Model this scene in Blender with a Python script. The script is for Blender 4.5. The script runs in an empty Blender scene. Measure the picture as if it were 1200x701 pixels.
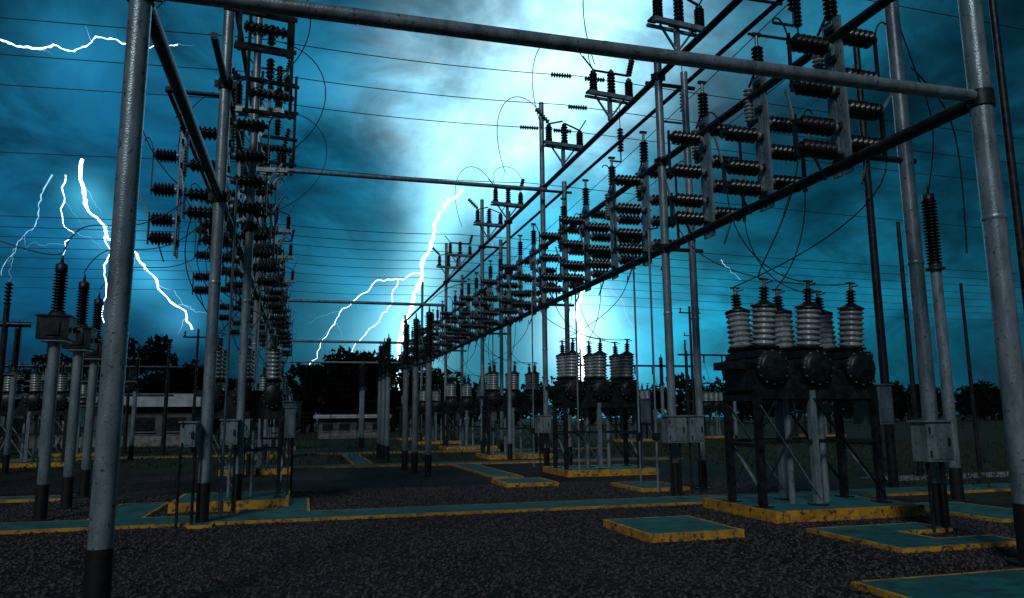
import bpy, math, random
import numpy as np
from mathutils import Vector, Matrix
random.seed(7); rng=np.random.default_rng(7)
scene=bpy.context.scene
scene.view_settings.view_transform='Standard'; scene.view_settings.look='None'; scene.view_settings.exposure=0

# ---------------------------------------------------------------- materials
def new_mat(name):
    m=bpy.data.materials.new(name); m.use_nodes=True
    nt=m.node_tree; b=nt.nodes['Principled BSDF']; return m,nt,b
def surf(name,c1,c2,scale=6,rough=0.6,metal=0.0,bump=0.0,bscale=40,lo=0.4,hi=0.62,fine=None,spec=0.5,stretch=None):
    m,nt,b=new_mat(name); N=nt.nodes; L=nt.links
    tc=N.new('ShaderNodeTexCoord'); src=tc.outputs['Object']
    n=N.new('ShaderNodeTexNoise'); n.inputs['Scale'].default_value=scale; n.inputs['Detail'].default_value=6; n.inputs['Roughness'].default_value=.65
    if stretch:
        mp=N.new('ShaderNodeMapping'); mp.inputs['Scale'].default_value=stretch; L.new(src,mp.inputs['Vector']); L.new(mp.outputs[0],n.inputs['Vector'])
    else: L.new(src,n.inputs['Vector'])
    r=N.new('ShaderNodeValToRGB'); r.color_ramp.elements[0].position=lo; r.color_ramp.elements[1].position=hi
    r.color_ramp.elements[0].color=(*c1,1); r.color_ramp.elements[1].color=(*c2,1)
    L.new(n.outputs['Fac'],r.inputs['Fac'])
    col=r.outputs['Color']
    if fine:
        n2=N.new('ShaderNodeTexNoise'); n2.inputs['Scale'].default_value=fine[0]; n2.inputs['Detail'].default_value=3
        L.new(src,n2.inputs['Vector'])
        r2=N.new('ShaderNodeValToRGB'); r2.color_ramp.elements[0].position=fine[1]; r2.color_ramp.elements[1].position=fine[2]
        mx=N.new('ShaderNodeMix'); mx.data_type='RGBA'
        L.new(n2.outputs['Fac'],r2.inputs['Fac']); L.new(r2.outputs['Color'],mx.inputs['Factor'])
        L.new(col,mx.inputs['A']); mx.inputs['B'].default_value=(*fine[3],1); col=mx.outputs['Result']
    L.new(col,b.inputs['Base Color'])
    b.inputs['Roughness'].default_value=rough; b.inputs['Metallic'].default_value=metal
    b.inputs['Specular IOR Level'].default_value=spec
    if bump:
        n3=N.new('ShaderNodeTexNoise'); n3.inputs['Scale'].default_value=bscale; n3.inputs['Detail'].default_value=5
        L.new(src,n3.inputs['Vector'])
        bp=N.new('ShaderNodeBump'); bp.inputs['Strength'].default_value=bump; bp.inputs['Distance'].default_value=.02
        L.new(n3.outputs['Fac'],bp.inputs['Height']); L.new(bp.outputs['Normal'],b.inputs['Normal'])
    return m
GALV=surf('galvanised_steel',(.19,.25,.28),(.50,.58,.62),7,.3,.4,.2,70,.34,.68,(24,.6,.72,(.08,.10,.11)),.5,(1,1,.3))
DARK=surf('weathered_dark_steel',(.012,.015,.018),(.048,.055,.06),8,.38,.35,.2,50,.4,.65,(30,.68,.76,(.08,.05,.04)))
PAINT=surf('black_foot_paint',(.006,.006,.007),(.016,.016,.016),9,.6,0,.1)
PORC=surf('grey_porcelain',(.22,.26,.28),(.46,.50,.51),7,.25,0,.05,30,.35,.65,(14,.56,.7,(.10,.09,.08)),.5,(1,1,.6))
BROWN=surf('dark_glazed_insulator',(.005,.005,.006),(.016,.014,.014),9,.3)
TEAL=surf('teal_painted_concrete',(.015,.11,.11),(.035,.20,.20),2.5,.75,0,.35,35,.36,.68,(7,.52,.74,(.02,.045,.045)),.3)
YEL=surf('yellow_edge_paint',(.46,.19,.02),(.85,.40,.035),4,.7,0,.35,35,.35,.6,(13,.54,.66,(.10,.065,.035)),.3)
CONC=surf('concrete',(.16,.155,.15),(.3,.29,.28),3,.85,0,.4,30)
WHITE=surf('weathered_white_wall',(.35,.40,.43),(.62,.66,.68),1.2,.8,0,.2,20)
DULL=surf('dull_rendered_wall',(.06,.07,.075),(.14,.155,.16),1.2,.85,0,.2,20)
GLASS=surf('dark_window',(.01,.012,.015),(.03,.035,.04),2,.25)
ROOF=surf('roof_sheet',(.1,.1,.11),(.25,.25,.26),2,.6,.2)
CABLE=surf('cable_black',(.012,.012,.013),(.03,.03,.03),9,.5)
BARK=surf('bark',(.014,.012,.010),(.03,.025,.02),6,.9,0,.5,spec=.1)
LEAF=surf('foliage',(.003,.006,.005),(.009,.015,.010),.8,.9,spec=.05)
GRASSM=surf('grass_blades',(.016,.03,.010),(.045,.06,.022),2,.8)
STONE=surf('gravel_stone',(.012,.010,.011),(.17,.135,.145),38,.75,0,0,40,.38,.70)

# ---------------------------------------------------------------- mesh builder
class B:
    def __init__(s): s.v=[];s.f=[];s.m=[];s.sm=[];s.mats=[]
    def mi(s,m):
        if m not in s.mats: s.mats.append(m)
        return s.mats.index(m)
    def face(s,idx,m,smooth=False): s.f.append(idx);s.m.append(s.mi(m));s.sm.append(smooth)
    def frame(s,d):
        d=Vector(d).normalized(); a=Vector((0,0,1)) if abs(d.z)<.9 else Vector((1,0,0))
        u=d.cross(a).normalized(); return u,d.cross(u).normalized()
    def lathe(s,p0,p1,prof,m,seg=14,caps=True):
        p0=Vector(p0);p1=Vector(p1);d=(p1-p0).normalized();u,w=s.frame(d)
        cs=[(math.cos(2*math.pi*i/seg),math.sin(2*math.pi*i/seg)) for i in range(seg)]
        base=len(s.v)
        for t,r in prof:
            c=p0+d*t
            for a,b in cs: s.v.append(c+u*(r*a)+w*(r*b))
        for k in range(len(prof)-1):
            for i in range(seg):
                j=(i+1)%seg
                s.face((base+k*seg+i,base+k*seg+j,base+(k+1)*seg+j,base+(k+1)*seg+i),m,True)
        if caps:
            for (t,r),rev in ((prof[0],True),(prof[-1],False)):
                if r<1e-4: continue
                b0=len(s.v); c=p0+d*t
                for a,b in cs: s.v.append(c+u*(r*a)+w*(r*b))
                ids=list(range(b0,b0+seg)); 
                if rev: ids.reverse()
                s.face(tuple(ids),m)
    def tube(s,p0,p1,r,m,r1=None,seg=12):
        L=(Vector(p1)-Vector(p0)).length
        s.lathe(p0,p1,[(0,r),(L,r if r1 is None else r1)],m,seg)
    def ins(s,p0,p1,n,rc,rs,m,seg=14):
        L=(Vector(p1)-Vector(p0)).length; st=L/n; pr=[(0,rc)]
        for i in range(n):
            b=i*st; pr+= [(b+st*.15,rc),(b+st*.35,rs),(b+st*.5,rs),(b+st*.85,rc)]
        pr.append((L,rc)); s.lathe(p0,p1,pr,m,seg)
    def box(s,c,size,m,rot=0):
        x,y,z=[q/2 for q in size]; b=len(s.v); R=Matrix.Rotation(rot,3,'Z')
        for sx in(-1,1):
            for sy in(-1,1):
                for sz in(-1,1): s.v.append(Vector(c)+R@Vector((sx*x,sy*y,sz*z)))
        for q in((0,1,3,2),(4,6,7,5),(0,4,5,1),(2,3,7,6),(0,2,6,4),(1,5,7,3)): s.face(tuple(b+i for i in q),m)
    def bar(s,p0,p1,w,h,m):
        p0=Vector(p0);p1=Vector(p1);d=(p1-p0);u,v=s.frame(d);b=len(s.v)
        for p in(p0,p1):
            for a,c in((-1,-1),(1,-1),(1,1),(-1,1)): s.v.append(p+u*(a*w/2)+v*(c*h/2))
        for q in((3,2,1,0),(4,5,6,7),(0,1,5,4),(1,2,6,5),(2,3,7,6),(3,0,4,7)): s.face(tuple(b+i for i in q),m)
    def wire(s,pts,r,m,seg=6):
        pts=[Vector(p) for p in pts]; base=len(s.v); n=len(pts)
        d0=(pts[1]-pts[0]); u,w=s.frame(d0)
        for k,p in enumerate(pts):
            d=(pts[min(k+1,n-1)]-pts[max(k-1,0)]).normalized()
            u=(u-d*u.dot(d)).normalized(); w=d.cross(u)
            for i in range(seg):
                a=2*math.pi*i/seg; rr=r[k] if isinstance(r,list) else r
                s.v.append(p+u*(rr*math.cos(a))+w*(rr*math.sin(a)))
        for k in range(n-1):
            for i in range(seg):
                j=(i+1)%seg; s.face((base+k*seg+i,base+k*seg+j,base+(k+1)*seg+j,base+(k+1)*seg+i),m,True)
        s.face(tuple(base+i for i in reversed(range(seg))),m); s.face(tuple(base+(n-1)*seg+i for i in range(seg)),m)
    def mesh(s,name):
        me=bpy.data.meshes.new(name); me.from_pydata([tuple(v) for v in s.v],[],s.f)
        for m in s.mats: me.materials.append(m)
        me.polygons.foreach_set('material_index',s.m); me.polygons.foreach_set('use_smooth',s.sm); me.update(); return me
    def obj(s,name,loc=(0,0,0)): return place(s.mesh(name),name,loc)
def place(me,name,loc=(0,0,0),rz=0,sc=(1,1,1)):
    o=bpy.data.objects.new(name,me); o.location=loc; o.rotation_euler=(0,0,rz); o.scale=sc; scene.collection.objects.link(o); return o
def bez(p0,p1,p2,p3,n=14):
    p0,p1,p2,p3=map(Vector,(p0,p1,p2,p3)); out=[]
    for i in range(n+1):
        t=i/n;q=1-t; out.append(p0*q**3+p1*3*q*q*t+p2*3*q*t*t+p3*t**3)
    return out
def sag(p0,p1,s,n=24):
    p0=Vector(p0);p1=Vector(p1); return [p0.lerp(p1,i/n)-Vector((0,0,s*4*(i/n)*(1-i/n))) for i in range(n+1)]

# ---------------------------------------------------------------- ground
def ground_mat():
    m,nt,b=new_mat('gravel_and_grass_ground'); N=nt.nodes; L=nt.links
    geo=N.new('ShaderNodeNewGeometry'); sep=N.new('ShaderNodeSeparateXYZ'); L.new(geo.outputs['Position'],sep.inputs[0])
    def noise(sc,det=4):
        n=N.new('ShaderNodeTexNoise'); n.inputs['Scale'].default_value=sc; n.inputs['Detail'].default_value=det; L.new(geo.outputs['Position'],n.inputs['Vector']); return n.outputs['Fac']
    def math_(op,a,b_):
        n=N.new('ShaderNodeMath'); n.operation=op
        for i,q in enumerate((a,b_)):
            if isinstance(q,(int,float)): n.inputs[i].default_value=q
            else: L.new(q,n.inputs[i])
        return n.outputs[0]
    def ramp(f,els):
        r=N.new('ShaderNodeValToRGB'); e=r.color_ramp.elements
        e[0].position,e[0].color=els[0][0],(*els[0][1],1); e[1].position,e[1].color=els[-1][0],(*els[-1][1],1)
        for p,c in els[1:-1]:
            q=e.new(p); q.color=(*c,1)
        L.new(f,r.inputs['Fac']); return r.outputs['Color']
    vor=N.new('ShaderNodeTexVoronoi'); vor.inputs['Scale'].default_value=22; L.new(geo.outputs['Position'],vor.inputs['Vector'])
    grav=ramp(vor.outputs['Color'],[(.1,(.009,.007,.008)),(.6,(.030,.022,.026)),(.8,(.065,.049,.056)),(.97,(.19,.15,.16))])
    patch=ramp(noise(.45,6),[(.35,(.38,.36,.38)),(.68,(1.35,1.2,1.2))])
    mg=N.new('ShaderNodeMix'); mg.data_type='RGBA'; mg.blend_type='MULTIPLY'; mg.inputs['Factor'].default_value=1
    L.new(grav,mg.inputs['A']); L.new(patch,mg.inputs['B'])
    gr=ramp(noise(3.2,8),[(.3,(.012,.016,.007)),(.55,(.03,.036,.013)),(.75,(.065,.055,.03))])
    nz=math_('MULTIPLY',noise(.3,6),10)
    f1=math_('SUBTRACT',math_('ADD',sep.outputs['Y'],nz),27+3)
    f2=math_('SUBTRACT',math_('ADD',sep.outputs['X'],math_('MULTIPLY',noise(.8,6),4)),13.0)
    f3=math_('SUBTRACT',math_('MULTIPLY',noise(.9,7),9),5.4)
    fy=math_('MAXIMUM',math_('MAXIMUM',f1,f2),f3)
    c=N.new('ShaderNodeClamp'); L.new(fy,c.inputs[0])
    mx=N.new('ShaderNodeMix'); mx.data_type='RGBA'; L.new(c.outputs[0],mx.inputs['Factor']); L.new(mg.outputs['Result'],mx.inputs['A']); L.new(gr,mx.inputs['B'])
    L.new(mx.outputs['Result'],b.inputs['Base Color']); b.inputs['Roughness'].default_value=.85; b.inputs['Specular IOR Level'].default_value=.2
    h=math_('ADD',vor.outputs['Distance'],math_('MULTIPLY',noise(60,3),.6))
    bp=N.new('ShaderNodeBump'); bp.inputs['Strength'].default_value=.9; bp.inputs['Distance'].default_value=.03; L.new(h,bp.inputs['Height']); L.new(bp.outputs['Normal'],b.inputs['Normal'])
    return m
b=B(); S=1500
b.v=[Vector((-S,-S,0)),Vector((S,-S,0)),Vector((S,S,0)),Vector((-S,S,0))]; b.face((0,1,2,3),ground_mat()); b.obj('ground')
def stones(n,x0,x1,y0,y1,smin,smax):
    base=np.array([[1,0,0],[-1,0,0],[0,1,0],[0,-1,0],[0,0,1],[0,0,-1]],float)
    fc=np.array([[0,2,4],[2,1,4],[1,3,4],[3,0,4],[2,0,5],[1,2,5],[3,1,5],[0,3,5]])
    yy=y0+(y1-y0)*rng.random(n)**1.3; xx=x0+(x1-x0)*rng.random(n)
    s=smin+(smax-smin)*rng.random(n)**2
    v=base[None]*s[:,None,None]*(0.6+.8*rng.random((n,6,1)))*np.array([1,1,.7])
    v+= (rng.random((n,6,3))-.5)*s[:,None,None]*.6
    a=rng.random(n)*6.28; ca,sa=np.cos(a),np.sin(a)
    vx=v[:,:,0]*ca[:,None]-v[:,:,1]*sa[:,None]; vy=v[:,:,0]*sa[:,None]+v[:,:,1]*ca[:,None]
    V=np.stack([vx+xx[:,None],vy+yy[:,None],v[:,:,2]+.004],-1).reshape(-1,3)
    F=(fc[None]+np.arange(n)[:,None,None]*6).reshape(-1,3)
    return V,F
def npmesh(name,V,F,mat):
    me=bpy.data.meshes.new(name); k=F.shape[1]
    me.vertices.add(len(V)); me.vertices.foreach_set('co',V.astype(np.float32).ravel())
    me.loops.add(F.size); me.loops.foreach_set('vertex_index',F.astype(np.int32).ravel())
    me.polygons.add(len(F)); me.polygons.foreach_set('loop_start',(np.arange(len(F))*k).astype(np.int32))
    me.update(calc_edges=True); me.materials.append(mat); return place(me,name)
V,F=stones(60000,-5,10,4.2,17,.01,.032); npmesh('gravel',V,F,STONE)
n=16000
gx=np.concatenate([12.5+22*rng.random(n//2),-12+30*rng.random(n//2)]); gy=np.concatenate([10+32*rng.random(n//2),27+30*rng.random(n//2)])
h=.05+.12*rng.random(n); a=rng.random(n)*6.28; w=.02+.02*rng.random(n)
P=np.stack([gx,gy,np.zeros(n)],-1); dx=np.stack([np.cos(a)*w,np.sin(a)*w,np.zeros(n)],-1)
tip=np.stack([(rng.random(n)-.5)*.1,(rng.random(n)-.5)*.1,h],-1)
V=np.stack([P-dx,P+dx,P+tip],1).reshape(-1,3); npmesh('grass',V,np.arange(n*3).reshape(-1,3),GRASSM)

def slab(name,pts,h,bw=.075,z0=-.02,inner=True):
    b=B(); n=len(pts); P=[Vector((*p,0)) for p in pts]; ins=[]
    for i in range(n):
        e1=(P[i]-P[i-1]).normalized(); e2=(P[(i+1)%n]-P[i]).normalized()
        n1=Vector((-e1.y,e1.x,0)); n2=Vector((-e2.y,e2.x,0)); ins.append(P[i]+(n1+n2)*bw)
    for p in P: b.v.append(Vector((p.x,p.y,z0)))
    for p in P: b.v.append(Vector((p.x,p.y,h)))
    for p in ins: b.v.append(Vector((p.x,p.y,h)))
    for i in range(n):
        j=(i+1)%n; b.face((i,j,n+j,n+i),YEL); b.face((n+i,n+j,2*n+j,2*n+i),YEL)
    b.face(tuple(2*n+i for i in range(n)),TEAL)
    return b.obj(name)
def rect(x0,x1,y0,y1): return [(x0,y0),(x1,y0),(x1,y1),(x0,y1)]
slab('cable_trench_walkway',[(-14,12.0),(-1.55,12.0),(-1.55,11.7),(-1.2,11.7),(-1.2,12.0),(24,12.0),(24,12.95),(.15,12.95),(.15,15.1),(-.42,15.1),(-.42,13.5),(-1.0,13.5),(-1.0,12.95),(-2.3,12.95),(-2.3,15.2),(-3.1,15.2),(-3.1,12.95),(-14,12.95)],.045,.045)
slab('inspection_cover',rect(4.05,5.35,8.6,10.05),.10,.05)
slab('inspection_cover',rect(4.3,5.5,16.2,17.6),.09)
slab('inspection_cover',rect(6.6,7.7,14.3,15.9),.07)
slab('cable_trench_walkway',[(6.35,7.1),(8.1,7.1),(8.1,7.6),(7.3,7.6),(7.3,8.15),(8.1,8.15),(8.1,8.75),(6.35,8.75)],.05,.045)
slab('cable_trench_walkway',rect(4.7,14,4.6,5.9),.05,.045)
slab('cable_trench_walkway',[(9.4,8.6),(15,8.6),(15,9.4),(10.6,9.4),(10.6,10.6),(9.4,10.6)],.05,.045)
slab('cable_trench_walkway',rect(-16,-4.4,16.6,17.4),.05,.06)
slab('cable_trench_walkway',rect(-1,13,24.6,25.5),.05,.07)
slab('cable_trench_walkway',rect(4.6,5.4,18.6,24.3),.05,.07)
slab('cable_trench_walkway',rect(-14,14,34,35),.05,.08)
slab('cable_trench_walkway',rect(1.6,2.3,25.8,33.8),.05,.07)
b=B(); b.v=[Vector((13,14.6,.004)),Vector((60,16,.004)),Vector((60,17.6,.004)),Vector((13,15.8,.004))]; b.face((0,1,2,3),CONC); b.obj('footpath')

# ---------------------------------------------------------------- circuit breaker
def breaker_mesh():
    b=B(); W=1.05; D=.42
    for x in(-W,-.1,W):
        for y in(-D,D):
            b.bar((x,y,0),(x,y,1.72),.10,.10,DARK if x!=-.1 else GALV); b.box((x,y,.012),(.22,.22,.024),DARK)
    for x in(-.32,.3): b.tube((x,-.1,0),(x,-.1,1.75),.05,GALV)
    for y in(-D,D):
        b.bar((-W,y,1.66),(W,y,1.66),.08,.14,DARK); b.bar((-W,y,.95),(W,y,.95),.05,.06,DARK)
        b.bar((-W,y+.055,.15),(-.1,y+.055,1.6),.06,.014,DARK); b.bar((W,y-.055,.15),(-.1,y-.055,1.6),.06,.014,DARK)
        b.bar((-W,y-.06,1.5),(-.1,y-.06,.1),.05,.012,GALV)
    for x in(-W,W):
        b.bar((x,-D,1.62),(x,D,1.62),.08,.1,DARK); b.bar((x,-D,.9),(x,D,.9),.05,.06,DARK)
        b.bar((x+.06,-D,.12),(x+.06,D,.88),.05,.012,GALV)
    b.box((0,0,1.77),(2.25,.86,.08),DARK)
    b.box((0,0,1.93),(2.16,.80,.24),DARK)
    for x in(-.8,0,.8):
        b.lathe((x,-.58,2.07),(x,.58,2.07),[(0,.0),(.005,.20),(.03,.235),(.06,.245),(.07,.27),(.11,.27),(.12,.25),(1.04,.25),(1.05,.27),(1.09,.27),(1.10,.245),(1.13,.235),(1.155,.2),(1.16,0)],DARK,24,False)
        for k in range(12):
            a=k*.5236; b.lathe((x+.256*math.cos(a),-.53,2.07+.256*math.sin(a)),(x+.256*math.cos(a),-.46,2.07+.256*math.sin(a)),[(0,.014),(.07,.014)],GALV,6)
        b.box((x,0,2.29),(.42,.95,.10),DARK); b.box((x-.40,-.0,2.12),(.34,.5,.12),DARK)
        for sy in(-1,1):
            y=sy*.3; p=Vector((x,y,2.30)); d=Vector((0,sy*.10,1)).normalized()
            b.lathe(p,p+d,[(0,.18),(.08,.18),(.08,.225),(.12,.225)],DARK,20)
            b.ins(p+d*.12,p+d*.72,7,.165,.20,PORC,22)
            b.lathe(p+d*.72,p+d*1.74,[(0,.205),(.03,.205),(.04,.17),(.07,.12),(.09,.07)],DARK,18)
            b.ins(p+d*.79,p+d*1.04,5,.045,.085,BROWN,14)
            b.tube(p+d*1.04,p+d*1.14,.03,GALV); b.box(p+d*1.15,(.16,.035,.03),DARK)
            b.bar(p+d*1.08,p+d*1.08+Vector((.15,0,.05)),.02,.02,DARK)
    b.box((1.3,-.1,1.5),(.32,.55,.62),GALV); b.box((1.3,-.1,1.82),(.38,.61,.02),GALV); b.box((1.3,-.384,1.5),(.26,.012,.54),GALV)
    b.tube((1.3,-.1,1.19),(1.3,-.1,0),.025,GALV); b.bar((1.05,-.1,1.7),(1.14,-.1,1.7),.05,.05,DARK)
    for x in(-.8,0,.8): b.tube((x,-.15,1.75),(x,-.15,1.45),.03,DARK); b.box((x,-.15,1.44),(.1,.05,.06),DARK)
    return b.mesh('circuit_breaker')
cb=breaker_mesh()
brk_right=[(7.66,10.5),(7.7,19.4),(7.75,28.2),(7.8,37),(7.8,46),(7.8,55)]
brk_left=[(-1.05,14.65),(-1.15,23.3),(-1.2,32),(-1.2,41)]
for i,(x,y) in enumerate(brk_right):
    slab('equipment_plinth',rect(x-1.2,x+1.35,y-.95,y+1.1),.16,.055)
    place(cb,'circuit_breaker',(x,y,.16),[.0,.02,-.02][i%3])
for x,y in brk_left:
    slab('equipment_plinth',rect(x-1.05,x+.85,y-.9,y+.85),.16,.055)
    place(cb,'circuit_breaker',(x,y,.16),0,(.62,.85,.86))
for x,y in[(-9,30),(-9.5,38),(-14,30),(-14.5,40),(-19,34),(20,44),(28,48),(36,47)]:
    slab('equipment_plinth',rect(x-1.3,x+1.3,y-.9,y+.9),.14,.09); place(cb,'circuit_breaker',(x,y,.14),.0)

def vt_mesh(H,kind):
    b=B(); b.tube((0,0,0),(0,0,.55),.093,PAINT,seg=18); b.lathe((0,0,.55),(0,0,H),[(0,.085),(H-.55,.085)],GALV,18)
    b.lathe((0,0,0),(0,0,.03),[(0,.17),(.03,.17)],PAINT,18)
    if kind=='box':
        b.box((0,0,H+.02),(.36,.36,.03),GALV); b.box((0,0,H+.22),(.46,.4,.36),DARK); b.box((0,0,H+.41),(.5,.44,.025),DARK)
        b.box((.0,-.21,H+.2),(.2,.03,.2),DARK); b.tube((.25,0,H+.2),(.36,0,H+.2),.05,DARK)
        b.lathe((0,0,H+.42),(0,0,H+1),[(0,.14),(.06,.12),(.07,.09)],DARK)
        b.ins((0,0,H+.48),(0,0,H+1.12),13,.065,.105,BROWN,16)
        b.lathe((0,0,H+1.12),(0,0,H+2),[(0,.08),(.03,.09),(.14,.09),(.17,.03),(.3,.012)],DARK)
    else:
        b.lathe((0,0,H),(0,0,H+1),[(0,.15),(.03,.15),(.03,.1),(.1,.1)],DARK,16)
        b.ins((0,0,H+.1),(0,0,H+1.25),20,.07,.115,BROWN,16)
        b.lathe((0,0,H+1.25),(0,0,H+2),[(0,.09),(.1,.09),(.12,.03),(.28,.015)],DARK)
    return b.mesh('voltage_transformer' if kind=='box' else 'surge_arrester')
vb=vt_mesh(2.75,'box'); vs=vt_mesh(3.05,'rod')
for x,y in[(-3.85,13.4),(-3.95,15.1),(-4.2,17.2)]: place(vb,'voltage_transformer',(x,y,0))
for x,y in[(3.25,20.4),(3.1,21.9),(3.0,23.3),(2.9,27.5),(2.9,29),(2.9,30.5),(2.95,40),(2.95,41.6)]: place(vs,'surge_arrester',(x,y,0))
place(vt_mesh(3.9,'rod'),'surge_arrester',(11.0,10.9,0),0,(1.15,1.15,1.05))
for x,y in[(-7,24),(-8.5,26),(-10,24),(-11.5,27),(-6.5,33),(-8,36),(-16,28),(-17.5,30),(-12.8,22)]:
    k=random.choice((0,1)); place((vb,vs)[k],('voltage_transformer','surge_arrester')[k],(x,y,0),random.random())
for x,y in[(17,34),(19,34),(21,34),(26,30)]: place(vs,'surge_arrester',(x,y,0))

# ---------------------------------------------------------------- gantries
ZA,ZC,ZB=4.93,6.8,8.7
def post(b,x,y,h,r,mat=None):
    mat=mat or GALV
    b.tube((x,y,0),(x,y,.6),r+.006,PAINT,seg=20); b.lathe((x,y,.6),(x,y,h),[(0,r),((h-.6),r)],mat,20)
    b.lathe((x,y,0),(x,y,.04),[(0,r*2),(.035,r*2)],PAINT,16)
    if h>6.5: b.lathe((x,y,3.55),(x,y,4),[(0,r+.001),(.01,r+.008),(.05,r+.008),(.06,r+.001)],mat,20)
def collar(b,x,y,z,r):
    b.tube((x,y,z-.09),(x,y,z+.09),r+.02,DARK,seg=16); b.box((x+r+.05,y,z),(.06,.03,.12),DARK); b.box((x-r-.05,y,z),(.06,.03,.12),DARK)
b=B(); XR=7.1
PR=[(XR,6.2,9.6,.115),(XR,13.8,9.3,.085),(XR,22.0,11.6,.08),(XR,26.2,9.1,.08),(XR,30.5,10.8,.08),(XR,39,10.8,.08),(XR,47.5,10.2,.08),(XR,56,9.2,.08)]
for q in PR: post(b,*q)
P2=[(8.15,8.4,9.4,.1),(8.05,14.4,9.2,.08),(8.05,22.6,9.2,.08),(8.05,31,9.2,.08),(8.05,39.4,9.2,.08)]
for q in P2: post(b,*q)
for z,y0 in((ZA,6.1),(ZC,6.1),(ZB,6.1)): 
    b.tube((XR,y0,z),(XR,56.2,z),.078 if z==ZA else .068,DARK,seg=16)
    for x,y,h,r in PR: collar(b,x,y,z,max(r,.08))
for q in P2:
    for z in(ZA,ZB): b.tube((XR,q[1],z+.14),(8.3,q[1],z+.14),.045,DARK)
b.tube((8.15,8.0,ZB+.3),(8.15,40,ZB+.3),.05,DARK)
b.obj('steel_gantry')
b=B(); XL=-1.38
PL=[(XL,6.2,6.4,.085),(XL,12.1,9.3,.085),(-1.05,13.9,9.0,.07),(XL,22.0,9.2,.08),(XL,30.5,9.2,.08),(XL,39,9.2,.08),(XL,47.5,9,.08)]
for q in PL: post(b,*q)
for z,y0 in((ZA,6.1),(ZC,10.5),(ZB,9.5)): 
    b.tube((XL,y0,z),(XL,48,z),.065 if z==ZA else .055,DARK,seg=16)
for x,y,h,r in PL:
    for z in(ZA,ZC,ZB):
        if z<h: collar(b,x,y,z,r)
b.tube((-2.2,12,ZC-.2),(-2.2,40,ZC-.2),.04,DARK)
for y in(12.1,22,30.5,39): b.tube((-2.25,y,ZC-.2),(XL,y,ZC-.2),.035,DARK)
b.obj('steel_gantry')
b=B()
b.tube((XL-.15,6.2,ZA+.03),(XR+.12,6.2,ZA+.03),.07,GALV,seg=20)
b.tube((XL,21.6,8.55),(XR,21.6,8.55),.065,GALV,seg=14)
b.tube((XL,38.7,7.4),(XR,38.7,7.4),.08,GALV,seg=14)
b.tube((XL,47,6.2),(XR,47,6.2),.08,GALV,seg=14)
b.tube((XL,56,5.6),(XR,56,5.6),.07,GALV,seg=14)
b.obj('gantry_cross_beam')

def cabinet(x,y,z,w=.42,h=.5,d=.26):
    b=B(); b.box((0,0,0),(w,d,h),GALV); b.box((0,0,h/2+.012),(w+.06,d+.06,.02),GALV); b.box((0,-d/2-.006,0),(w-.06,.01,h-.06),GALV)
    b.box((w*.32,-d/2-.02,0),(.03,.02,.1),DARK); b.tube((-.1,0,-h/2),(-.1,0,-z),.022,DARK); b.tube((.1,0,-h/2),(.1,0,-z),.022,DARK)
    for q in(-.15,.15): b.tube((-w/2+.035,-d/2-.02,q-.04),(-w/2+.035,-d/2-.02,q+.04),.012,DARK)
    return b.obj('control_cabinet',(x,y,z))
cabinet(7.9,8.15,1.15,.4); cabinet(8.38,8.6,1.15,.36); cabinet(6.95,13.45,1.25,.4); cabinet(7.4,13.5,1.25,.3); cabinet(-1.6,11.9,1.3,.2,.34,.2); cabinet(-1.2,13.7,1.3,.26,.4,.2)
cabinet(-.3,15.9,1.6,.5,.5); cabinet(6.9,21.7,1.3); cabinet(-1.6,21.7,1.3)

# ---------------------------------------------------------------- disconnect switch
def switch_mesh(side_both=True,seed=0,horn=True):
    rnd=random.Random(seed); b=B(); H=2.05
    for dy in(-.1,.1):
        b.bar((0,dy,-.25),(0,dy,H),.15,.04,GALV)
    for z in(0,.45,.95,1.45,1.9): b.box((0,0,z),(.12,.18,.08),DARK)
    for z in np.arange(-.1,2,.22): b.box((0,-.122,float(z)),(.05,.006,.05),PAINT)
    sides=(-1,1) if side_both else (-1,)
    for s in sides:
        zs=[.08,.42,.98,1.62] if s<0 else [.22,.74,1.22,1.85]
        if seed==3: zs=zs[:3]
        for z in zs:
            b.tube((s*.07,0,z),(s*.14,0,z),.07,GALV); b.ins((s*.14,0,z),(s*.68,0,z),6,.085,.13,BROWN,14); b.tube((s*.68,0,z),(s*.76,0,z),.05,DARK)
        b.bar((s*.75,0,zs[0]-.12),(s*.75,0,zs[1]+.12),.06,.04,DARK)
        b.bar((s*.75,0,zs[2]-.1),(s*.75,0,zs[-1]+.12),.05,.03,DARK)
        b.bar((s*.77,0,zs[1]+.05),(s*(.82+rnd.random()*.25),0,zs[2]-.08),.035,.03,GALV)
        if horn: b.wire(bez((s*.76,0,zs[-1]+.05),(s*.8,0,zs[-1]+.3),(s*.95,0,zs[-1]+.4),(s*1.0,0,zs[-1]+.25)),.012,DARK)
        b.tube((s*.5,.0,zs[0]-.05),(s*.3,.0,-.35),.018,DARK)
    b.ins((0,0,H+.02),(0,0,H+.5),7,.06,.10,BROWN,14); b.tube((0,0,H+.5),(0,0,H+.72),.03,GALV); b.box((0,0,H+.72),(.16,.06,.05),DARK)
    b.ins((0,.32,H-.7),(0,.32,H-.1),9,.055,.09,PORC,14); b.box((0,.2,H-.75),(.08,.3,.05),DARK)
    b.bar((0,.3,H-.1),(0,.05,H+.15),.03,.03,DARK)
    return b.mesh('disconnect_switch')
swv=[switch_mesh(True,1),switch_mesh(True,3),switch_mesh(True,4,False)]; sw2=switch_mesh(False,2)
ys=[8.4,10.2,12.0,14.6,16.4,18.2,20.0,23.0,24.6,27.4,29,31.6,33.2,34.8,36.4,40,41.6,43.2,45,48.5,50,52,54]
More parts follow.
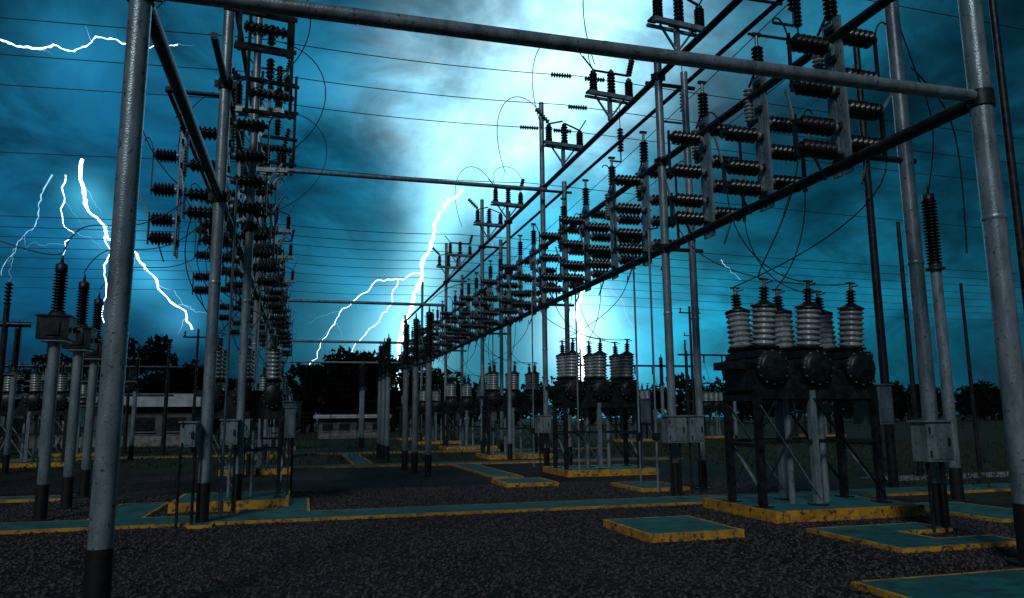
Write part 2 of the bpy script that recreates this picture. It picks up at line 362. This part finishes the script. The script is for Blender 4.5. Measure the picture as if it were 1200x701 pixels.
for i,y in enumerate(ys): place(swv[i%3],'disconnect_switch',(XR,y+.03,ZA+.1+random.uniform(-.03,.03)),random.uniform(-.04,.04))
for i,y in enumerate([13.0,15.0,16.6,18.2,20.0,23.0,24.6,27.4,29,32,34,36,41,43]): 
    place(swv[i%3],'disconnect_switch',(XL,y,ZA-.1),0,(.85,1,.9))
for y in[13.6,19.0,24,28]: place(sw2,'disconnect_switch',(-2.2,y,ZC-2.3),0,(.6,1,.95))
def rack_mesh(v=0):
    b=B()
    b.bar((-.6,0,0),(.6,0,0),.10,.10,GALV); b.bar((-.6,.25,0),(.6,.25,0),.06,.06,GALV)
    for x,hh in((-.5,.4),(0,.48),(.5,.34)):
        b.box((x,.1,.08),(.18,.3,.05),DARK); b.ins((x,0,.1),(x,0,.1+hh),6,.06,.105,BROWN,14); b.lathe((x,0,.1+hh),(x,0,2),[(0,.07),(.05,.07),(.07,.03),(.1,.03)],DARK)
    if v==0:
        b.ins((-.5,0,.62),(-.9,0,.98),6,.04,.08,BROWN,12); b.bar((-.5,0,.58),(-.05,0,.72),.05,.04,DARK)
        b.bar((.0,0,.67),(.5,0,.52),.05,.03,DARK); b.bar((.5,0,.52),(.72,0,.86),.03,.03,DARK)
    else:
        b.bar((-.5,0,.58),(.5,0,.60),.05,.04,DARK); b.ins((.5,0,.6),(.62,0,1.05),6,.04,.08,BROWN,12); b.bar((-.5,0,.6),(-.78,0,.9),.03,.03,DARK)
    b.bar((0,.1,-.6),(0,.1,0),.09,.09,GALV); b.bar((.4,.1,-.02),(.04,.1,-.5),.04,.04,GALV); b.bar((-.4,.1,-.02),(-.04,.1,-.5),.04,.04,GALV)
    return b.mesh('fuse_switch')
rk=[rack_mesh(0),rack_mesh(1)]
for i,y in enumerate((12.7,16.2,19.7,26,29,35,38)): place(rk[i%2],'fuse_switch',(XR-.05,y,ZB+.62),.12)
for i,y in enumerate((14.4,18,24,28,33)): place(rk[i%2],'fuse_switch',(XL+.35,y,ZC+.55),-.1,(.75,1,1))
for i,y in enumerate((18.0,24)): place(rk[(i+1)%2],'fuse_switch',(XL+.35,y,ZB+.6),.1,(.75,1,1))
def frame_mesh():
    b=B()
    for x in(-.42,.42): b.bar((x,0,-1.1),(x,0,1.1),.08,.06,DARK)
    for z in(-1.05,-.45,.2,.85): 
        b.bar((-.5,0,z),(.5,0,z),.07,.06,DARK)
    for z in(-.75,.5):
        b.ins((-.36,-.1,z),(.36,-.1,z),7,.05,.095,BROWN,14)
    for z in(-.45,.2,.85):
        b.ins((.0,-.05,z+.05),(.0,-.05,z+.42),5,.05,.085,BROWN,12)
    b.bar((-.7,0,.2),(-.42,0,.2),.05,.05,DARK); b.bar((-.7,0,-.45),(-.42,0,-.45),.05,.05,DARK)
    return b.mesh('isolator_frame')
fm=frame_mesh()
for y,z in((11.2,8.0),(12.9,7.7),(16.4,8.0)): place(fm,'isolator_frame',(XL+.62,y,z),.15,(.85,1,.95))

b=B()
for y in(14.1,14.9,18.6,22.6,27.8): 
    b.tube((XR-.22,y,.0),(XR-.22,y,5.4),.022,GALV); b.box((XR-.22,y,1.1),(.12,.1,.16),DARK); b.bar((XR-.22,y,5.4),(XR,y,5.45),.03,.03,DARK)
for y in(12.6,15.6,20,24):
    b.tube((XL+.2,y,0),(XL+.2,y,5.4),.02,GALV); b.bar((XL+.2,y,5.4),(XL,y,5.45),.03,.03,DARK)
b.obj('switch_operating_rods')

# ---------------------------------------------------------------- conductors
b=B(); wr=.012
def busline(y,z,x0=-45,x1=75,r=wr,s=.5):
    for a,c in((x0,XL),(XL,XR),(XR,x1)):
        L=c-a; b.wire(sag((a,y,z),(c,y,z),s*min(1,(L/25))**1.5+.02),r,CABLE)
for y,z in((18.6,10.95),(20.0,10.7),(21.4,10.5),(23.6,9.4),(14.5,12.0)): busline(y,z)
for i,y in enumerate((36,38,40,42.5,45,48,51,55)): busline(y,10.6,-60,95,.017,.5)
for x,z in((9.8,10.2),(11.8,10.2)): b.wire(sag((x,1,z+1),(x+1,60,z),.8),wr,CABLE)
b.obj('overhead_power_line')
b=B()
for y,z,xx in((18.6,10.90,(6.3,7.3)),(20.0,10.65,(7.3,)),(21.4,10.45,(6.2,7.3)),(14.5,11.95,(6.4,))):
    for x in xx: b.ins((x,y,z),(x+.6,y,z+.02),8,.03,.075,BROWN,12)
for x,y,z0 in((7.4,10.9,9.2),(9.3,12,9.2),(9.6,9.5,9.3),(8.6,11.2,9.0),(8.9,16,9.0),(8.5,19,9)):
    b.ins((x,y,z0),(x,y,z0+.7),8,.045,.095,BROWN,12); b.tube((x,y,z0+.7),(x,y,z0+1.6),.012,CABLE); b.tube((x,y,z0-.3),(x,y,z0),.02,DARK); b.bar((x,y,z0-.3),(8.15,y,z0-.3),.04,.04,DARK)
b.obj('strain_insulators')
b=B()
for (x,y) in brk_right[:4]:
    for k,dx in enumerate((-.8,0,.8)):
        for sy in(-1,1):
            end=Vector((x+dx,y+sy*.42,3.62)); sx=-.72 if sy<0 else .72
            st=Vector((XR+sx,y-2.1+k*1.8,5.05+.15*k))
            b.wire(bez(st,st+Vector((.05*sy,.1,-1.0-.3*k)),end+Vector((-.35+.2*k,.05,-.1)),end,18),.010,CABLE)
for (x,y) in brk_left[:3]:
    for k,dx in enumerate((-.5,0,.5)):
        for sy in(-1,1):
            end=Vector((x+dx,y+sy*.36,3.15)); st=Vector((XL+.6*sy,y-1+k*1.2,5.05))
            b.wire(bez(st,st+Vector((.3*sy,.1,-1.1)),end+Vector((.3*sy,.05,.5)),end,14),.010,CABLE)
for y in(12.7,16.2,19.7,26):
    b.wire(bez((XR-.75,y,ZB+1.5),(XR-1.5,y,ZB+2.6),(XR-2.5,y+.2,ZB+1.7),(XR-1.7,y+.5,ZB-.2),22),.011,CABLE)
for y in (16.2,26):
    b.wire(bez((XR-.55,y,ZB+1.3),(XR-1.0,y,ZB+2.2),(XR+.6,y+.2,ZB+2.5),(XR+.5,y,ZB+1.3),22),.011,CABLE)
for y,z,s in((10.6,7.2,.8),(13.6,7.3,1.0),(18.6,7.9,1.1)):
    b.wire(bez((XL+.4,y,z+1.1*s),(XL+1.9*s,y,z+1.2*s),(XL+2.0*s,y+.2,z-.5),(XL+.5,y+.3,z-1.2*s),22),.010,CABLE)
for y,z in((11.4,6.9),(15.5,7.1)):
    b.wire(bez((XL-.6,y,z+1),(XL-1.6,y,z+.4),(XL-1.2,y,z-1.4),(XL-.5,y,z-2),22),.010,CABLE)
b.wire(bez((8.2,8.2,6.4),(8.9,8.2,5.8),(9.4,8.6,5.9),(9.6,8.9,3.9),22),.012,CABLE)
b.wire(bez((8.3,8.6,7.9),(9.2,9,6),(10.6,10,7),(11,10.9,5.5),22),.012,CABLE)
b.wire(bez((3.25,20.4,4.7),(4.5,20.4,6.0),(5.6,20.4,4.5),(6.4,20.4,5.2),18),.012,CABLE)
for i in range(3):
    y=13.4+1.8*i; x=-3.85-.15*i; b.wire(bez((x,y,4.2),(-3.6,y,5.2),(-3,y,4.2),(XL-.7,y,5.2),16),.010,CABLE)
b.wire(bez((-3.85,13.4,4.2),(-4.2,13.4,4.0),(-5.5,13.4,4.8),(-9,14.4,5.6),16),.010,CABLE)
b.obj('jumper_cables')

# ---------------------------------------------------------------- background gantries and poles
def far_gantry(x0,x1,y,h):
    b=B()
    for x in(x0,x1):
        b.tube((x,y,0),(x,y,h),.11,DARK,.07); b.ins((x,y,h),(x,y,h+.6),6,.05,.1,BROWN)
    b.tube((x0-.6,y,h-.5),(x1+.6,y,h-.5),.07,DARK); b.tube((x0-.3,y,h*.6),(x1+.3,y,h*.6),.05,DARK)
    n=int((x1-x0)/1.3)
    for i in range(1,n):
        x=x0+(x1-x0)*i/n; b.ins((x,y,h-1.1),(x,y,h-.55),6,.04,.09,BROWN,10); b.wire(sag((x,y,h-1.1),(x+.4,y,h*.6),-.1,6),.015,CABLE)
    b.obj('background_gantry')
far_gantry(-15,-6,37,4.4); far_gantry(-24,-16.5,30,6.5); far_gantry(-10.3,-7.5,22,4.5)
far_gantry(-13,-6.5,30,3.4); far_gantry(-17,-9,44,3.8)
far_gantry(18,26,48,5.5); far_gantry(27,36,50,6.5)
def pole(x,y,h,r=.09,m=DARK,arms=True):
    b=B(); b.tube((0,0,0),(0,0,h),r,m,r*.7)
    if arms:
        b.bar((-.7,0,h-.4),(.7,0,h-.4),.08,.08,m)
        for q in(-.6,0,.6): b.ins((q,0,h-.36),(q,0,h-.1),3,.03,.06,BROWN,10)
    b.obj('utility_pole',(x,y,0))
for x,y,h,r,a in((12.6,11.0,8.4,.06,False),(12.0,13.5,10.5,.1,False),(14.6,15.5,6.4,.07,False),(18,17,5.2,.06,False),(13.9,11.6,12,.1,False),(-8.3,18.6,4.6,.06,False),(-8.9,19.4,4.9,.07,True),(22,40,8,.1,True),(33,60,9,.1,True),(-5.2,40,6,.08,True),(46,60,9,.1,True),(-28,60,9,.1,True)): pole(x,y,h,r,DARK,a)

# ---------------------------------------------------------------- buildings
def building(name,x0,x1,y0,y1,h,nw,over=.5,wall=None,fascia=None,fh=.26):
    wall=wall or WHITE; fascia=fascia or wall
    b=B(); cx,cy=(x0+x1)/2,(y0+y1)/2
    b.box((cx,cy,h/2),(x1-x0,y1-y0,h),wall); b.box((cx,cy,h+fh/2),(x1-x0+2*over,y1-y0+2*over,fh),fascia); b.box((cx,cy,h+fh+.025),(x1-x0+2*over-.2,y1-y0+2*over-.2,.04),ROOF)
    b.box((cx,y0-.02,.3),(x1-x0,.04,.6),CONC)
    w=(x1-x0)/nw
    for i in range(nw):
        wx=x0+w*(i+.5)
        if i%4==2: b.box((wx,y0-.012,1.05),(w*.5,.05,2.1),DARK); continue
        b.box((wx,y0-.01,h*.55),(w*.62,.06,h*.36),GLASS); b.box((wx,y0-.045,h*.55-h*.19),(w*.7,.1,.06),CONC)
        b.box((wx,y0-.05,h*.55),(.04,.03,h*.36),DARK); b.box((wx,y0-.052,h*.55),(w*.62,.02,.04),DARK)
    return b.obj(name)
building('control_building',-17,-6.6,50,58,2.35,6,.5,DULL,WHITE,.75)
building('storage_building',1.2,6.4,62,68,1.6,4,.4,DULL,WHITE)
building('switchgear_building',-26,-18.5,45,52,4.6,5,.4,DULL,DULL)
b=B()
for i in range(0,90): 
    x=-60+i*2.0; b.tube((x,60,0),(x,60,2.1),.035,DARK,seg=6)
for z in(.2,.5,.8,1.1,1.4,1.7,2.0): b.tube((-60,60,z),(118,60,z),.012,DARK,seg=5)
b.obj('perimeter_fence')

# ---------------------------------------------------------------- trees
def tree_mass(name,trees,leaf=.32,per=1700):
    V=[];Fq=[];b=B()
    for (x,y,h,w) in trees:
        b.tube((x,y,0),(x,y,h*.55),.28,BARK,.14,8)
        nl=7; cl=[]
        for k in range(nl):
            a=random.random()*6.28; rr=w*random.uniform(.25,.5); e=Vector((x+math.cos(a)*rr,y+math.sin(a)*rr,h*random.uniform(.45,.88)))
            b.tube((x,y,h*random.uniform(.3,.5)),e,.1,BARK,.03,6); cl.append(e)
        for k in range(13):
            a=random.random()*6.28; rr=w*.5*random.random()**.5; zz=random.uniform(.2,.95); sh=math.sin(min(1,(1.1-zz)*2)*1.57)
            cl.append(Vector((x+math.cos(a)*rr*sh,y+math.sin(a)*rr*sh,h*zz)))
        for c in cl:
            R=w*random.uniform(.12,.22); m=per//len(cl)
            d=rng.normal(size=(m,3)); d/=np.linalg.norm(d,axis=1)[:,None]; d*=(R*rng.random((m,1))**.4)*np.array([1,1,.75])
            p=np.array(c)+d; n1=rng.normal(size=(m,3)); n1/=np.linalg.norm(n1,axis=1)[:,None]; n2=np.cross(n1,rng.normal(size=(m,3))); n2/=np.linalg.norm(n2,axis=1)[:,None]
            s=leaf*(.5+rng.random((m,1)))
            V.append(np.stack([p-n1*s,p+n2*s*.5,p+n1*s,p-n2*s*.5],1).reshape(-1,3))
    V=np.concatenate(V); F=np.arange(len(V)).reshape(-1,4)
    base=len(b.v); li=b.mi(LEAF)
    b.v+= [Vector(q) for q in V]; b.f+=[tuple(int(t)+base for t in f) for f in F]; b.m+=[li]*len(F); b.sm+=[False]*len(F)
    b.obj(name)
tree_mass('tree_row',[(-26,94,8.5,9),(-20.5,92,10.2,9),(-17,90,11,8),(-13.5,92,8,7),(-10,95,6.2,7),(-30,98,7,9),(-36,98,6,9)],.36,2600)
tree_mass('tree_row',[(-5.5,95,5,7),(-2.5,93,6,7),(0,92,7.5,7),(3.5,90,9,8),(7,91,10.2,8),(10.5,93,9.5,8),(14,96,7.5,8),(5,97,8.5,9),(1,98,6.5,9),(18,98,6,8)],.36,2600)
far=[]
x=-150
while x<230:
    far.append((x,150+random.uniform(-8,8),random.uniform(5.5,10),random.uniform(10,15))); x+=random.uniform(4,6)
tree_mass('tree_row',far,.7,620)

# ---------------------------------------------------------------- lightning
def emis(name,col,st):
    m=bpy.data.materials.new(name); m.use_nodes=True; nt=m.node_tree; nt.nodes.clear()
    o=nt.nodes.new('ShaderNodeOutputMaterial'); e=nt.nodes.new('ShaderNodeEmission'); e.inputs[0].default_value=(*col,1); e.inputs[1].default_value=st
    nt.links.new(e.outputs[0],o.inputs['Surface']); m.cycles.emission_sampling='NONE'; return m
CORE=emis('lightning_core',(.8,.95,1),4.5); THIN=emis('lightning_thin',(.35,.75,1),1.1)
def jag(pts,it,amp):
    P=[Vector(p) for p in pts]
    for k in range(it):
        Q=[P[0]]
        for a,c in zip(P,P[1:]):
            m=(a+c)/2; L=(c-a).length; m+=Vector((random.uniform(-1,1),random.uniform(-1,1)*.5,random.uniform(-1,1)))*L*amp; Q+=[m,c]
        P=Q
    return P
def bolt(xz,y,r,side=0,mat=CORE,taper=.5,top=1):
    b=B(); P=jag([(x,y,z) for x,z in xz],3,.15); n=len(P)
    b.wire(P,[r*(top+(taper-top)*i/(n-1))*random.uniform(.5,1.4) for i in range(n)],mat,6)
    for k in range(side):
        i=random.randrange(3,n-3); p=P[i]; L=random.uniform(6,20); d=(P[i+2]-P[i-2]).normalized()
        e=p+(d+Vector((random.uniform(-1,1),0,random.uniform(-.2,.2))))*L
        Q=jag([p,(p+e)/2,e],3,.2); b.wire(Q,[r*.22*(1-.85*j/(len(Q)-1)) for j in range(len(Q))],THIN,5)
    return b.obj('lightning_bolt')
Y=400
bolt([(81.8,128.2),(74,122),(68.5,113.3),(66.5,104),(64,93.7),(58.3,74.4),(53.1,57.8),(47.1,41.6),(46,27.9),(45,0)],Y,1.0,7,CORE,1.3,.6)
bolt([(60,80),(45.8,76.1),(34.4,74.2),(23.7,63.6),(15.2,54.2),(8.3,42.8),(1.9,29.4)],Y,.27,4,CORE,.4)
bolt([(46.5,76),(43.8,64.4),(37.3,54),(30,45.6),(23.3,36.4),(18.5,25)],Y,.23,3,CORE,.4)
bolt([(150.9,82),(150,74),(149,64),(151.6,51.6),(151,38),(150,0)],Y,1.7,2,CORE,1.2,.4)
bolt([(170,76),(178,66),(180,58),(186,50)],Y,.2,1,THIN)
bolt([(127,58),(131,50),(137,43)],Y,.24,0,THIN)
bolt([(243,96),(249,90),(256,84)],Y,.2,0,THIN)
bolt([(-110,130),(-107.7,111.2),(-99.9,98.8),(-86.7,86.7),(-76.3,74.4),(-65.6,59.8),(-54.9,46.5)],Y,.8,9,CORE,.5,1)
bolt([(-97,97),(-94.5,85),(-94.9,67),(-93.3,44)],Y,.36,2,CORE,.6)
bolt([(-116.8,121.2),(-117.7,104),(-110.6,91.7),(-115,80)],Y,.28,3,CORE,.3)
bolt([(-122.5,121),(-127.4,105),(-129,93),(-135,84),(-140,70)],Y,.28,3,THIN,.3)
bolt([(-175,186),(-151.7,188.2),(-140.5,185.4),(-127.4,188.4),(-117.8,186.1),(-108.5,195.4),(-98.8,194.9),(-88.4,191.8),(-70,196)],Y,.5,6,CORE,.3)
bolt([(95,112),(97,100),(101,92)],Y,.15,0,THIN); bolt([(104,110),(105,102)],Y,.15,0,THIN)
bolt([(75,110),(72,104),(74,92)],Y,.15,1,THIN)

# ---------------------------------------------------------------- world
w=bpy.data.worlds.new('World'); scene.world=w; w.use_nodes=True; nt=w.node_tree; N=nt.nodes; L=nt.links; bg=N['Background']
tc=N.new('ShaderNodeTexCoord'); D=tc.outputs['Generated']
def vm(op,a,b_=None,scale=None):
    n=N.new('ShaderNodeVectorMath'); n.operation=op
    for i,q in enumerate((a,b_)):
        if q is None: continue
        if isinstance(q,(tuple,Vector)): n.inputs[i].default_value=tuple(q)
        else: L.new(q,n.inputs[i])
    if scale is not None: 
        if isinstance(scale,(int,float)): n.inputs['Scale'].default_value=scale
        else: L.new(scale,n.inputs['Scale'])
    return n.outputs['Value'] if op=='DOT_PRODUCT' else n.outputs['Vector']
def mm(op,a,b_=0.0):
    n=N.new('ShaderNodeMath'); n.operation=op
    for i,q in enumerate((a,b_)):
        if isinstance(q,(int,float)): n.inputs[i].default_value=q
        else: L.new(q,n.inputs[i])
    return n.outputs[0]
def wn(scale,det,vec,dist=0,rough=.55,col=False):
    n=N.new('ShaderNodeTexNoise'); n.inputs['Scale'].default_value=scale; n.inputs['Detail'].default_value=det; n.inputs['Distortion'].default_value=dist; n.inputs['Roughness'].default_value=rough
    L.new(vec,n.inputs['Vector']); return n.outputs['Color' if col else 'Fac']
def mrange(v,a,b_,c,d):
    cr=N.new('ShaderNodeMapRange'); cr.interpolation_type='SMOOTHSTEP'
    for k,q in zip(('From Min','From Max','To Min','To Max'),(a,b_,c,d)): cr.inputs[k].default_value=q
    L.new(v,cr.inputs['Value']); return cr.outputs[0]
warp=vm('SCALE',vm('SUBTRACT',wn(3.6,8,D,.4,.58,True),(.5,.5,.5)),None,.32)
DW=vm('NORMALIZE',vm('ADD',D,warp))
stretch=vm('MULTIPLY',D,(1,1,1.8))
cloud=mm('MULTIPLY',mrange(wn(2.3,8,stretch,.7,.56),.36,.63,.22,1.15),mrange(wn(5.5,9,stretch,1.2,.6),.34,.62,.55,1.2))
def glow(c,sig,col,vec=DW):
    c=Vector(c).normalized(); d=vm('DOT_PRODUCT',vec,tuple(c)); g=mm('EXPONENT',mm('MULTIPLY',mm('SUBTRACT',d,1.0),1/sig**2))
    return vm('SCALE',col,None,g)
def add(*xs):
    r=xs[0]
    for q in xs[1:]: r=vm('ADD',r,q)
    return r
soft=add(glow((.28,.947,.20),.24,(.002,.17,.32)),glow((.50,.87,.10),.15,(.003,.18,.27)),glow((-.25,1.086,.20),.13,(.001,.07,.16)),
         glow((.34,.9,.46),.22,(.002,.14,.25)),glow((-.45,1.0,.5),.15,(.001,.045,.09)),glow((.9,.7,.4),.28,(.001,.035,.055)),glow((0,0,1),.8,(.01,.04,.055)))
basec=N.new('ShaderNodeCombineXYZ'); 
for i,v in enumerate((.0008,.012,.027)): basec.inputs[i].default_value=v
cm=vm('SCALE',vm('ADD',soft,basec.outputs[0]),None,cloud)
bright=add(glow((.29,.896,.46),.075,(.6,.9,.98)),glow((.37,.867,.54),.09,(.45,.75,.85)),glow((.235,.925,.39),.05,(.45,.8,.9)),glow((.20,.9446,.30),.045,(.4,.75,.85)),glow((.32,.93,.30),.08,(.03,.26,.36)))
bm=vm('SCALE',bright,None,mm('ADD',mm('MULTIPLY',cloud,.6),.45))
def dirg(x,z,sig,col): return glow((x,400,z-1.5),sig,col,D)
stroke=add(dirg(74,120,.024,(.25,.6,.7)),dirg(65,98,.024,(.25,.6,.7)),dirg(59,76,.024,(.25,.6,.7)),dirg(53,57,.026,(.25,.6,.72)),dirg(47,36,.034,(.3,.65,.75)),dirg(50,45,.08,(.03,.20,.28)),
  dirg(151,64,.026,(.45,.8,.9)),dirg(151,44,.034,(.6,.9,1.0)),dirg(151,42,.09,(.05,.30,.40)),
  dirg(-107,112,.016,(.05,.35,.5)),dirg(-93,92,.020,(.05,.33,.5)),dirg(-75,72,.020,(.04,.28,.42)),dirg(-60,52,.018,(.03,.2,.35)),dirg(-118,188,.030,(.01,.14,.26)),dirg(-100,70,.05,(.003,.07,.15)),dirg(30,62,.05,(.01,.09,.16)))
sky=N.new('ShaderNodeTexSky'); sky.sky_type='NISHITA'; sky.sun_disc=False; sky.sun_elevation=math.radians(38); sky.sun_rotation=math.radians(-150)
skyv=vm('SCALE',vm('MULTIPLY',sky.outputs[0],(.2,.8,1.1)),None,.001)
L.new(add(cm,bm,stroke,skyv),bg.inputs['Color']); bg.inputs['Strength'].default_value=1.0

sd=bpy.data.lights.new('storm_light','SUN'); sd.energy=.75; sd.angle=math.radians(12); sd.color=(.86,.95,1)
so=bpy.data.objects.new('storm_light',sd); scene.collection.objects.link(so)
az=math.radians(-150); el=math.radians(38); sv=Vector((math.sin(az)*math.cos(el),math.cos(az)*math.cos(el),math.sin(el)))
so.rotation_euler=sv.to_track_quat('Z','Y').to_euler()

# ---------------------------------------------------------------- camera
yaw,pitch,roll=math.radians(15.4),math.radians(9.0),math.radians(.5)
F=Vector((math.sin(yaw)*math.cos(pitch),math.cos(yaw)*math.cos(pitch),math.sin(pitch)))
R=Vector((math.cos(yaw),-math.sin(yaw),0)); U=R.cross(F)
R2=R*math.cos(roll)-U*math.sin(roll); U2=U*math.cos(roll)+R*math.sin(roll)
M=Matrix((R2,U2,-F)).transposed().to_4x4(); M.translation=Vector((0,0,1.5))
cd=bpy.data.cameras.new('camera'); cam=bpy.data.objects.new('camera',cd); scene.collection.objects.link(cam); cam.matrix_world=M
cd.sensor_width=36; cd.lens=26.4; cd.clip_end=5000; cd.clip_start=.05; scene.camera=cam
